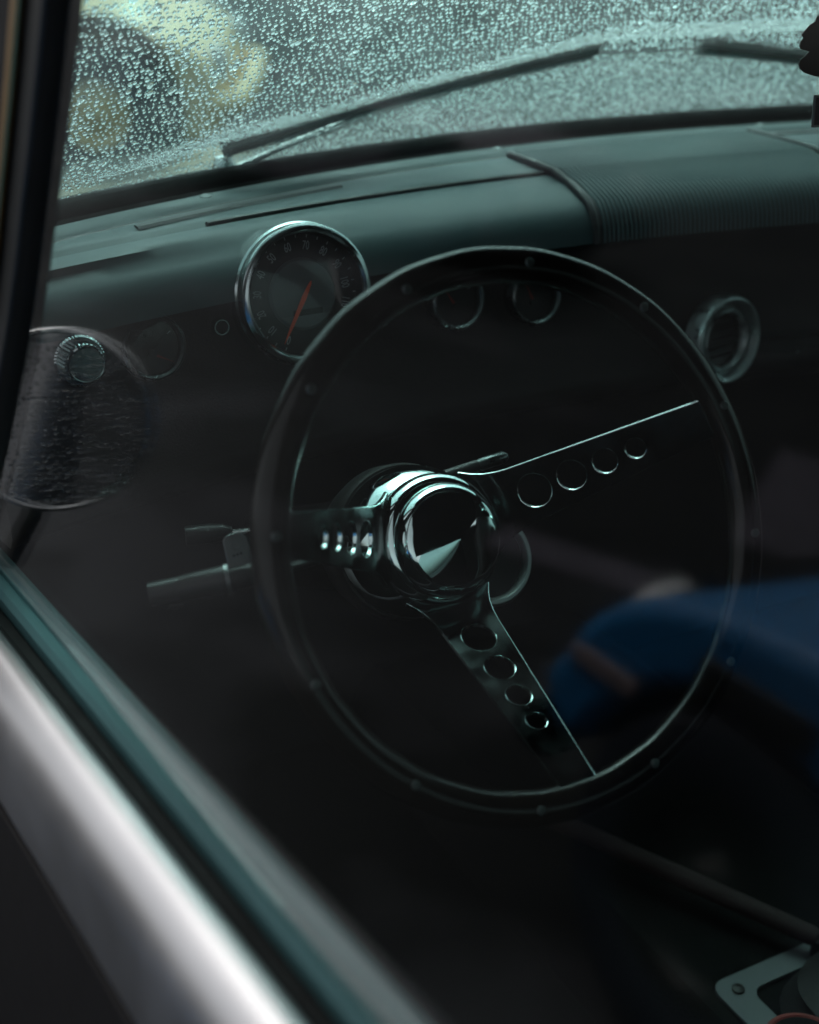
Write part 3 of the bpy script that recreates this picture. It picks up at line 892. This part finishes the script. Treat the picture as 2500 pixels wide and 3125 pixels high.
P0 = Vector((0.0250, 0.1905, -0.0420)); P1 = Vector((0.0955, 0.1952, -0.0375)); a3 = (P1 - P0).normalized()
l3 = thing('wiper_lever', 'short dark lever showing just above the right spoke beside the hub', 'lever', Matrix.Translation(P0))
m = MB(); m.tube([(0, 0, 0), a3 * 0.030, a3 * 0.052], [0.0050, 0.0050, 0.0052], 18); m.build('stem', M['black'], l3)
m = MB(); m.tube([a3 * 0.052, a3 * 0.056, a3 * 0.078, a3 * 0.082], [0.0040, 0.0052, 0.0054, 0.003], 18); m.build('tip', M['bezel_dim'], l3)

# ================================================================== STEERING WHEEL
wh = thing('steering_wheel', 'dished three-spoke steering wheel with dark riveted rim and drilled polished spokes', 'steering wheel', TW)
RM, RT = 0.183, 0.0128
m = MB(); n1, n2 = 160, 20
vs, fs = [], []
for i in range(n1):
    a = 2 * PI * i / n1
    lump = 1.0 + 0.02 * math.cos(a * 24)
    for j in range(n2):
        b = 2 * PI * j / n2
        r = RM + RT * lump * math.cos(b); z = RT * 0.92 * math.sin(b)
        vs.append((r * math.cos(a), r * math.sin(a), z)); fs.append((i * n2 + j, ((i + 1) % n1) * n2 + j, ((i + 1) % n1) * n2 + (j + 1) % n2, i * n2 + (j + 1) % n2))
m.add(vs, fs); m.build('rim', M['rim'], wh)
rv = None
for k in range(12):
    a = PI + R(-11.61) + k * PI / 6
    if rv is None:
        m = MB(); m.lathe([(0.0034, -0.001), (0.0034, 0.0004), (0.0026, 0.0011), (0, 0.0014)], 16); rv = m.build('rivet', M['rivet'], wh); o = rv
    else:
        o = rv.copy(); COL.objects.link(o)
    o.location = (RM * math.cos(a), RM * math.sin(a), RT * 0.92)
# spokes: inclined plates with four drilled holes each
SL = 1.07
def spoke_w(r): return -0.100 + (r - 0.0755) * SL
K = math.sqrt(1 + SL * SL)
def half_width(r):
    if r < 0.066:
        t = (0.066 - r) / 0.024
        return 0.0245 + 0.012 * t * t
    return lerp(0.0240, 0.0146, min(1, (r - 0.066) / 0.104))
holes = [(0.0755, 0.0132), (0.097, 0.0114), (0.116, 0.0094), (0.133, 0.0076)]
rs = lin(0.042, 0.1745, 22)
for deg, r_end in ((17.5, 0.1715), (168.0, 0.175), (270.0, 0.172)):
    rs = lin(0.042, r_end, 22)
    bm = bmesh.new()
    loops = []
    out = [(half_width(r), r) for r in rs] + [(-half_width(r), r) for r in reversed(rs)]
    loops.append([(x, (r - 0.042) * K) for x, r in out])
    for (r, hr) in holes:
        loops.append([(hr * math.cos(2 * PI * k / 40), (r - 0.042) * K + hr * math.sin(2 * PI * k / 40)) for k in range(40)])
    edges = []
    for lp in loops:
        vv = [bm.verts.new((x, y, 0)) for x, y in lp]
        for a, b in zip(vv, vv[1:] + vv[:1]): edges.append(bm.edges.new((a, b)))
    bmesh.ops.triangle_fill(bm, use_beauty=True, use_dissolve=False, edges=edges, normal=(0, 0, 1))
    bmesh.ops.recalc_face_normals(bm, faces=bm.faces)
    faces = list(bm.faces)
    ext = bmesh.ops.extrude_face_region(bm, geom=faces)
    ev = [e for e in ext['geom'] if isinstance(e, bmesh.types.BMVert)]
    bmesh.ops.translate(bm, verts=ev, vec=(0, 0, 0.0034))
    bmesh.ops.recalc_face_normals(bm, faces=bm.faces)
    me = bpy.data.meshes.new('spoke'); bm.to_mesh(me); bm.free()
    for p in me.polygons: p.use_smooth = False
    o = link('spoke', me, M['steel'], wh, bevel=0.0006, segs=2)
    me.materials.append(M['edge'])
    o.modifiers['bevel'].material = 1
    for p in me.polygons:
        if abs(p.normal.z) < 0.5: p.material_index = 1
    a = R(deg)
    er = Vector((math.cos(a), math.sin(a), 0)); et = Vector((-math.sin(a), math.cos(a), 0)); ez = Vector((0, 0, 1))
    lx = -et; ly = (er + ez * SL).normalized(); lz = lx.cross(ly)
    T = Matrix((lx, ly, lz)).transposed().to_4x4(); T.translation = er * 0.042 + ez * spoke_w(0.042) - lz * 0.0017
    o.matrix_local = T
# hub: pressed dish, shoulder ring, pointed horn cap
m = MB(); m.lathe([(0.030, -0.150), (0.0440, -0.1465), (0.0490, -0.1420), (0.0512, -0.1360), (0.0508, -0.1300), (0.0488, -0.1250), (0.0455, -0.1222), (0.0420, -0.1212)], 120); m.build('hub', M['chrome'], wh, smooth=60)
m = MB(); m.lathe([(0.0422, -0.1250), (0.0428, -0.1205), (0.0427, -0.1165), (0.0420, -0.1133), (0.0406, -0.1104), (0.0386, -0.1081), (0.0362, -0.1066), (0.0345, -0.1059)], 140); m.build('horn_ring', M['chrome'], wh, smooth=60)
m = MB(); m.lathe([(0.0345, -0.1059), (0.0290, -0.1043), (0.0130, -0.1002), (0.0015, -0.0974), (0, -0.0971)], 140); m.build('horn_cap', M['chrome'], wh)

# ================================================================== DRIVER DOOR
door = thing('driver_door', 'driver door with bright chrome belt moulding and teal inner sill under the window', 'car door', Matrix.Translation((-0.31, -0.25, 0.0)))
DD = Vector((-0.31, -0.25, 0.0))
ys = lin(-0.98, 0.42, 29)
def strip(name, sec, m_, ys=ys, bevel=0, smooth=40):
    mb = MB(); mb.sweep([[Vector((x + sill_x(y), y, sill_z(y) + z)) - DD for x, z in sec] for y in ys])
    return mb.build(name, m_, door, smooth=smooth)
strip('inner_sill', [(-0.2895, -0.030), (-0.2895, -0.004), (-0.286, -0.0005), (-0.280, 0.000), (-0.2785, -0.0005), (-0.277, -0.003), (-0.2755, -0.001), (-0.268, 0.0005), (-0.262, -0.003), (-0.258, -0.010), (-0.256, -0.030)], M['sill'])
strip('inner_panel', [(-0.2890, -0.032), (-0.257, -0.032), (-0.252, -0.10), (-0.254, -0.50), (-0.2890, -0.50)], M['black_matt'])
strip('window_rubber', [(-0.2900, -0.030), (-0.2905, -0.012), (-0.2920, -0.0105), (-0.2995, -0.010), (-0.302, -0.007), (-0.3050, -0.009), (-0.3055, -0.030)], M['rubber'])
strip('belt_moulding', [(-0.3062, -0.050), (-0.3062, -0.003), (-0.3080, 0.0022), (-0.3130, 0.0040), (-0.3210, 0.0034), (-0.3290, 0.0000), (-0.3355, -0.0060), (-0.3405, -0.0150), (-0.3430, -0.0260), (-0.3445, -0.044), (-0.3455, -0.064), (-0.3440, -0.072), (-0.3300, -0.074)], M['belt'], smooth=60)
strip('outer_skin', [(-0.3150, -0.076), (-0.3460, -0.076), (-0.3520, -0.110), (-0.3600, -0.20), (-0.3620, -0.55), (-0.3150, -0.55)], M['paint_dark'])
# glass: a pane between the front bar and the rear, leaning inwards
def bar_y(z): return float(np.interp(z, [-0.30, -0.067, 0.056, 0.117, 0.180, 0.231, 0.287, 0.349, 0.60], [0.42, 0.260, 0.176, 0.140, 0.107, 0.087, 0.064, 0.042, -0.04]))
m = MB()
gz = lin(-0.03, 0.445, 15)
for off in (-0.002, 0.002):
    for z in gz:
        for y in (-0.985, bar_y(z) + 0.004):
            zz_ = max(z, sill_z(y) - 0.010)
            m.v.append(tuple(Vector((glass_x(zz_, y) + off, y, zz_)) - DD))
n = len(gz)
for k in range(2):
    for i in range(n - 1):
        a = k * 2 * n + i * 2
        f = (a, a + 1, a + 3, a + 2)
        m.f.append(f if k == 0 else f[::-1])
m.f.append((0, 1, 2 * n + 1, 2 * n)); m.f.append((2 * n - 2, 2 * n - 1, 4 * n - 1, 4 * n - 2))
m.build('window_glass', M['side_glass'], door)
# front window bar, its outer trim, and the frame over the glass
def bar(name, y0, y1, x0, x1, m_, zs=None):
    mb = MB(); secs = []
    for z in lin(-0.09, 0.45, 16):
        y = bar_y(z); gx = glass_x(z, y)
        secs.append([Vector((gx + x0, y + y0, z)) - DD, Vector((gx + x1, y + y0, z)) - DD, Vector((gx + x1, y + y1, z)) - DD, Vector((gx + x0, y + y1, z)) - DD])
    mb.sweep(secs); return mb.build(name, m_, door, bevel=0.002)
bar('front_window_bar', 0.0, 0.052, -0.010, 0.012, M['black'])
bar('bar_trim', 0.030, 0.046, -0.0155, -0.0105, M['gold_glint'])
bar('vent_frame', 0.053, 0.15, -0.012, 0.010, M['black_matt'])
m = MB(); m.tube([Vector((glass_x(z, y) - 0.002, y, z)) - DD for y, z in ((bar_y(0.45) + 0.02, 0.445), (-0.4, 0.452), (-0.98, 0.45))], 0.014, 10); m.build('window_frame_top', M['black'], door)

# ================================================================== DOOR MIRROR (seen as a reflection in the door glass)
MC = Vector((-0.406, 0.330, 0.025))
mz = Vector((0.24, -1.0, 0.05)).normalized()
mi = thing('door_mirror', 'round chrome-rimmed door mirror speckled with rain, reflected in the door glass', 'mirror', frame(MC, (1, 0, 0), mz))
RR = 0.0750
m = MB(); m.lathe([(0.0, -0.045), (0.045, -0.038), (0.070, -0.020), (RR, -0.004), (RR + 0.001, 0.0), (RR, 0.003), (RR - 0.0025, 0.0035), (RR - 0.004, 0.001)], 96); m.build('shell', M['chrome_soft'], mi)
m = MB(); m.lathe([(RR - 0.0035, 0.0010), (0.0, 0.0012)], 96); m.build('mirror_face', M['mirror'], mi)
m = MB(); m.tube([(0, -0.02, -0.035), (0.01, -0.09, -0.03), (0.03, -0.13, -0.02)], 0.009, 12); m.build('stalk', M['black'], mi)
def mi_surf(xs, sv):
    P = np.stack([xs, sv, np.full_like(xs, 0.0014)], -1)
    o = np.ones(len(xs))[:, None]
    return P, np.array([[1.0, 0, 0]]) * o, np.array([[0, 1.0, 0]]) * o, np.array([[0, 0, 1.0]]) * o
xs, sv = jitter(-RR, RR, -RR, RR, 0.0046)
k = (np.hypot(xs, sv) < RR - 0.006) & (rng.random(len(xs)) < 0.75); xs, sv = xs[k], sv[k]
V1, F1, _ = beads(xs, sv, 0.0008 + 0.0015 * rng.random(len(xs)) ** 2, 0.5, 8, 3, mi_surf, 1 + 0.3 * rng.random(len(xs)))
md = tri_mesh('raindrops', [(V1, F1)], M['water'], mi); md['kind'] = 'stuff'

# ================================================================== AIR FRESHENER AND INTERIOR MIRROR
AF = Vector((0.372, 0.148, 0.262)); U = 0.000378
tf_x = Vector((0.93, -0.36, 0)); tf_n = Vector((-0.36, -0.93, 0.10))
af = thing('air_freshener', 'black tree-shaped air freshener card hanging at the right edge', 'air freshener', frame(AF, tf_x, tf_n))
def px2(x, y): return ((x - 1762) * U, (140 - y) * U)
left = [(1762, -78), (1752, -66), (1744, -40), (1741, -26), (1733, -14), (1724, 4), (1727, 8), (1733, 10), (1725, 31), (1712, 40), (1709, 50), (1697, 57), (1688, 68), (1682, 75), (1683, 78), (1686, 82), (1681, 89), (1679, 98), (1682, 104), (1692, 107), (1701, 109), (1692, 118), (1682, 126), (1680, 134), (1683, 143), (1694, 151), (1712, 157), (1730, 161), (1744, 164), (1745, 196)]
poly = [px2(x, y) for x, y in left] + [px2(1762 * 2 - x, y) for x, y in reversed(left[1:])]
m = MB(); m.prism(poly, 0.0016, Matrix.Translation((0, 0, -0.0008))); m.build('card', M['card'], af)
m = MB(); m.prism([px2(1718, 196), px2(1718, 262), px2(1806, 262), px2(1806, 196)], 0.0018, Matrix.Translation((0, 0, -0.0009))); bs = m.build('base_label', M['card_edge'], af, bevel=0.0006)
m = MB(); m.prism([px2(1723, 201), px2(1723, 257), px2(1801, 257), px2(1801, 201)], 0.0006, Matrix.Translation((0, 0, 0.0009))); m.build('label_panel', M['card'], bs)
m = MB(); m.tube([(0, px2(0, -74)[1], 0), (0.001, 0.105, 0.004), (0.003, 0.145, 0.006)], 0.0006, 6); m.build('string', M['card_edge'], af)
im = thing('interior_mirror', 'interior mirror above the view that the air freshener hangs from', 'mirror', Matrix.Translation((0.380, 0.130, 0.425)))
m = MB()
prof = [(0.105 * math.copysign(abs(math.cos(t)) ** 0.5, math.cos(t)), 0.030 * math.copysign(abs(math.sin(t)) ** 0.5, math.sin(t))) for t in [2 * PI * k / 40 for k in range(40)]]
m.prism(prof, 0.02, frame((0, 0, 0), (1, 0, 0), (0, 1, -0.1))); m.build('shell', M['black'], im, bevel=0.003)
m = MB(); m.tube([(0, 0.02, 0), (0, 0.05, 0.015), (0, 0.06, 0.03)], 0.006, 8); m.build('stem', M['black'], im)

# ================================================================== GEAR LEVER PLATE, STRAP
pt = thing('gear_lever_plate', 'grey screwed-down plate around a black gear lever gaiter at bottom right', 'gear lever', Matrix.Translation((0.40, 0.0, -0.547)))
T0 = Vector((0.40, 0.0, -0.547))
def rounded(x0, x1, y0, y1, r, n=7):
    pts = []
    for cx_, cy_, a0 in ((x1 - r, y1 - r, 0), (x0 + r, y1 - r, 90), (x0 + r, y0 + r, 180), (x1 - r, y0 + r, 270)):
        pts += [(cx_ + r * math.cos(R(a0 + 90 * i / n)), cy_ + r * math.sin(R(a0 + 90 * i / n))) for i in range(n + 1)]
    return pts
outer = rounded(0.2485, 0.5315, -0.175, 0.0400, 0.016)
inner = rounded(0.2790, 0.5010, -0.145, 0.0165, 0.014)
bm = bmesh.new(); edges = []
for lp in (outer, inner):
    vv = [bm.verts.new((x - T0.x, y - T0.y, 0)) for x, y in lp]
    for a, b in zip(vv, vv[1:] + vv[:1]): edges.append(bm.edges.new((a, b)))
bmesh.ops.triangle_fill(bm, use_beauty=True, edges=edges, normal=(0, 0, 1))
ext = bmesh.ops.extrude_face_region(bm, geom=list(bm.faces))
bmesh.ops.translate(bm, verts=[e for e in ext['geom'] if isinstance(e, bmesh.types.BMVert)], vec=(0, 0, 0.004))
bmesh.ops.recalc_face_normals(bm, faces=bm.faces)
me = bpy.data.meshes.new('plate'); bm.to_mesh(me); bm.free()
link('plate', me, M['plate'], pt, bevel=0.001)
sc0 = None
for x, y in ((0.2690, 0.0220), (0.5110, 0.0220), (0.5110, -0.157), (0.2690, -0.157)):
    if sc0 is None:
        m = MB(); m.lathe([(0.0062, 0.0), (0.006, 0.0022), (0.003, 0.0034), (0, 0.0034)], 14); sc0 = m.build('screw', M['black'], pt); o = sc0
    else:
        o = sc0.copy(); COL.objects.link(o)
    o.location = (x - T0.x, y - T0.y, 0.004)
m = MB()
c = Vector((0.390, -0.064, 0)) - Vector((T0.x, T0.y, 0))
rings = [(0.084, 0.001), (0.070, 0.020), (0.074, 0.026), (0.055, 0.042), (0.058, 0.050), (0.038, 0.068), (0.040, 0.074), (0.020, 0.10), (0.012, 0.115)]
secs = []
for r, z in rings:
    secs.append([Vector((c.x + r * 1.32 * math.copysign(abs(math.cos(t)) ** 0.7, math.cos(t)), c.y + r * math.copysign(abs(math.sin(t)) ** 0.7, math.sin(t)), z)) for t in [2 * PI * k / 28 for k in range(28)]])
m.sweep(secs); m.build('gaiter', M['boot'], pt)
m = MB(); m.tube([c + Vector((0, 0, 0.10)), c + Vector((0.01, -0.03, 0.30))], 0.007, 12); m.build('stick', M['chrome_soft'], pt)
m = MB(); m.lathe([(0, -0.024), (0.018, -0.018), (0.024, 0), (0.018, 0.018), (0, 0.024)], 24, T=Matrix.Translation(c + Vector((0.01, -0.03, 0.31)))); m.build('knob', M['black'], pt)
rc = thing('round_cap', 'black round cap with a red rim in front of the grey plate, bottom right corner', 'container', Matrix.Translation((0.2600, -0.074, -0.543)))  # round cap of unknown use with a red rim
m = MB(); m.lathe([(0.030, 0.0), (0.033, 0.012), (0.034, 0.020), (0.031, 0.024), (0.020, 0.026), (0, 0.027)], 40); m.build('body', M['black_matt'], rc)
m = MB(); m.tube([Vector((0.0335 * math.cos(2 * PI * k / 40), 0.0335 * math.sin(2 * PI * k / 40), 0.0215)) for k in range(41)], 0.0036, 10, caps=False); m.build('red_rim', M['red'], rc)

B0, B1 = Vector((0.2271, 0.3228, -0.520)), Vector((0.3640, 0.0220, -0.522))
fl = thing('floor_lever', 'dull brown lever lying low under the wheel, its end near the grey plate', 'lever', Matrix.Translation(B1))
bd = (B0 - B1)
m = MB(); m.tube([bd * t for t in (0.0, 0.02, 0.3, 0.6, 0.93, 0.975, 0.995, 1.0)], [0.007, 0.0095, 0.0100, 0.0100, 0.0102, 0.0092, 0.006, 0.002], 18); m.build('bar', M['strap'], fl)
m = MB(); m.tube([Vector((0, 0, 0)), Vector((0.002, 0.0, -0.027))], 0.007, 12); m.build('bracket', M['black'], fl)

# ================================================================== OTHER CARS
def wheel_obj(T, parent, rim_m, r=0.32, rr=0.18):
    w = bpy.data.objects.new('wheel', None); COL.objects.link(w); w.parent = parent; w.matrix_local = T; w.empty_display_size = 0.1
    m = MB(); m.lathe([(rr + 0.01, -0.08), (0.24, -0.095), (r - 0.03, -0.09), (r, -0.06), (r, 0.06), (r - 0.03, 0.09), (0.24, 0.095), (rr + 0.01, 0.08), (rr - 0.005, 0.05)], 40); m.build('tyre', M['tyre'], w)
    m = MB(); k_ = rr / 0.18; m.lathe([(0.18 * k_, 0.05), (0.19 * k_, 0.082), (0.165 * k_, 0.075), (0.15 * k_, 0.05), (0.08 * k_, 0.055), (0.06 * k_, 0.085), (0.03 * k_, 0.095), (0, 0.097)], 36); m.build('rim', rim_m, w)
    return w
def parked_car(label, T, paint, rim_m, over=0.52, fh=0.66, cabin=True, group='other parked cars', top=1.30, arch=0.37, wr=0.32, bump_m=None, rr=0.18, low=0.20, fend=-18, stripe=False):
    t = thing('parked_car', label, 'car', T, group)
    prof = [(over * 0.9, low), (over, low + 0.06), (over * 0.99, max(0.42, low + 0.09)), (over * 0.94, fh - 0.19), (over * 0.85, fh - 0.125), (over * 0.70, fh - 0.070), (over * 0.50, fh - 0.030), (0.08, fh), (-0.25, fh + 0.03), (-0.95, fh + 0.13), (-1.6, fh + 0.16), (-2.6, fh + 0.14), (-3.1, fh + 0.06), (-3.25, fh - 0.10), (-3.28, 0.35), (-3.20, 0.20)]
    for cx_ in (-2.45, 0.0):
        a = [(cx_ + arch * math.cos(R(th_)), wr + arch * math.sin(R(th_))) for th_ in range(198, (fend if cx_ > -1 else -18) - 1, -12)]
        prof += [(p[0], p[1]) for p in a] if cx_ < -1 else [(p[0], p[1]) for p in a]
    W = 0.80
    m = MB(); m.prism(prof, 2 * W, Matrix(((1, 0, 0, 0), (0, 0, -1, W), (0, 1, 0, 0), (0, 0, 0, 1))))
    m.build('body', paint, t, smooth=30, bevel=0.045, segs=4)
    MB().box((-1.3 + min(0, over - 0.45) * 0.5, 0, 0.42), (3.4, 1.1, 0.34)).build('underbody', M['black_matt'], t)
    for cx_ in (0.0, -2.45):
        for s in (-1, 1):
            Tw = frame((cx_, s * 0.70, wr), (1, 0, 0), (0, s, 0)) @ Matrix.Diagonal((wr / 0.32, wr / 0.32, 1, 1))
            wheel_obj(Tw, t, rim_m, rr=rr)
    if cabin:
        b = [(-0.75, fh + 0.10), (-1.30, top), (-2.35, top + 0.01), (-2.95, fh + 0.10)]
        m = MB()
        secs = []
        for w0, w1, s in ((0.72, 0.56, -1), (0.72, 0.56, 1)):
            secs.append([Vector((b[0][0], s * w0, b[0][1])), Vector((b[1][0], s * w1, b[1][1])), Vector((b[2][0], s * w1, b[2][1])), Vector((b[3][0], s * w0, b[3][1]))])
        m.sweep(secs); m.build('cabin', paint, t, bevel=0.05, segs=3)
        for s in (-1, 1):
            for xa, xb, xc, xd in ((-0.98, -1.40, -1.78, -1.78), (-1.86, -1.86, -2.25, -2.62)):
                ya, yb_ = s * 0.715, s * 0.585
                z0, z1 = fh + 0.16, top - 0.06
                o_ = s * 0.012
                vs = [Vector((xa, ya + o_, z0)), Vector((xb, yb_ + o_, z1)), Vector((xc, yb_ + o_, z1)), Vector((xd, ya + o_, z0))]
                m = MB(); m.sweep([[p for p in vs], [p - Vector((0, s * 0.02, 0)) for p in vs]]); m.build('window', M['car_glass'], t)
        for (xa, za, xb, zb, sg) in ((-0.80, fh + 0.16, -1.24, top - 0.05, 1), (-2.90, fh + 0.16, -2.42, top - 0.04, -1)):
            vs = [Vector((xa, -0.62, za)), Vector((xa, 0.62, za)), Vector((xb, 0.50, zb)), Vector((xb, -0.50, zb))]
            nrm = Vector((sg * 0.8, 0, 0.6)) * 0.012
            m = MB(); m.sweep([[p + nrm for p in vs], [p - nrm for p in vs]]); m.build('window', M['car_glass'], t)
    for s in (-1, 1):
        Tl = frame((over * 0.97, s * 0.58, fh - 0.19), (0, 1, 0), (1, 0, 0.1))
        m = MB(); m.lathe([(0.095, -0.03), (0.095, 0.01), (0.08, 0.02), (0, 0.04)], 28, T=Tl); m.build('headlight', M['skyblue_glass'], t)
        m = MB(); m.lathe([(0.04, -0.02), (0.04, 0.012), (0, 0.022)], 20, T=frame((over * 0.99, s * 0.62, fh - 0.33), (0, 1, 0), (1, 0, 0))); m.build('indicator', M['amber'], t)
    if stripe:
        MB().box((0.245, -0.803, 0.500), (0.14, 0.012, 0.028)).build('side_stripe', M['pale_bar'], t, bevel=0.004)
        MB().box((-0.02, -0.803, 0.585), (0.20, 0.012, 0.045)).build('side_vent', M['black'], t, bevel=0.004)
    m = MB(); m.tube([(over * 0.9, -0.80, 0.36), (over + 0.06, -0.70, 0.36), (over + 0.08, 0, 0.36), (over + 0.06, 0.70, 0.36), (over * 0.9, 0.80, 0.36)], 0.05, 10); m.build('bumper', bump_m or M['chrome_soft'], t)
    return t
def car_T(x, y, heading):
    """front axle at x, y; heading = direction of the nose, degrees from +X"""
    return Matrix.Translation((x, y, GROUND)) @ Matrix.Rotation(R(heading), 4, 'Z')
# beyond the windscreen: front wheel of the yellow car is in view
parked_car('yellow car with yellow wheels, blurred through the wet windscreen at upper left', car_T(1.60, 6.04, -26), M['yellow'], M['yellow'], over=0.54, fh=0.68, rr=0.135, arch=0.38, bump_m=M['yellow'])
parked_car('white car behind the yellow one, blurred at the top of the windscreen', car_T(2.15, 8.5, -112), M['white'], M['chrome_soft'])
parked_car('maroon car far off, blurred at the top right of the windscreen', car_T(8.6, 7.3, 160), M['maroon'], M['chrome_soft'])
# reflected in the door glass
parked_car('bright blue car whose front wing is reflected in the door glass', car_T(-2.16, 0.35, 90), M['blue'], M['black'], over=0.37, fh=0.67, wr=0.27, arch=0.285, bump_m=M['black'], low=0.36, fend=18, stripe=True)
parked_car('grey car reflected faintly in the door glass beyond the blue one', car_T(-5.6, 6.3, -105), M['grey'], M['black'], over=0.55, fh=0.72, bump_m=M['black'])
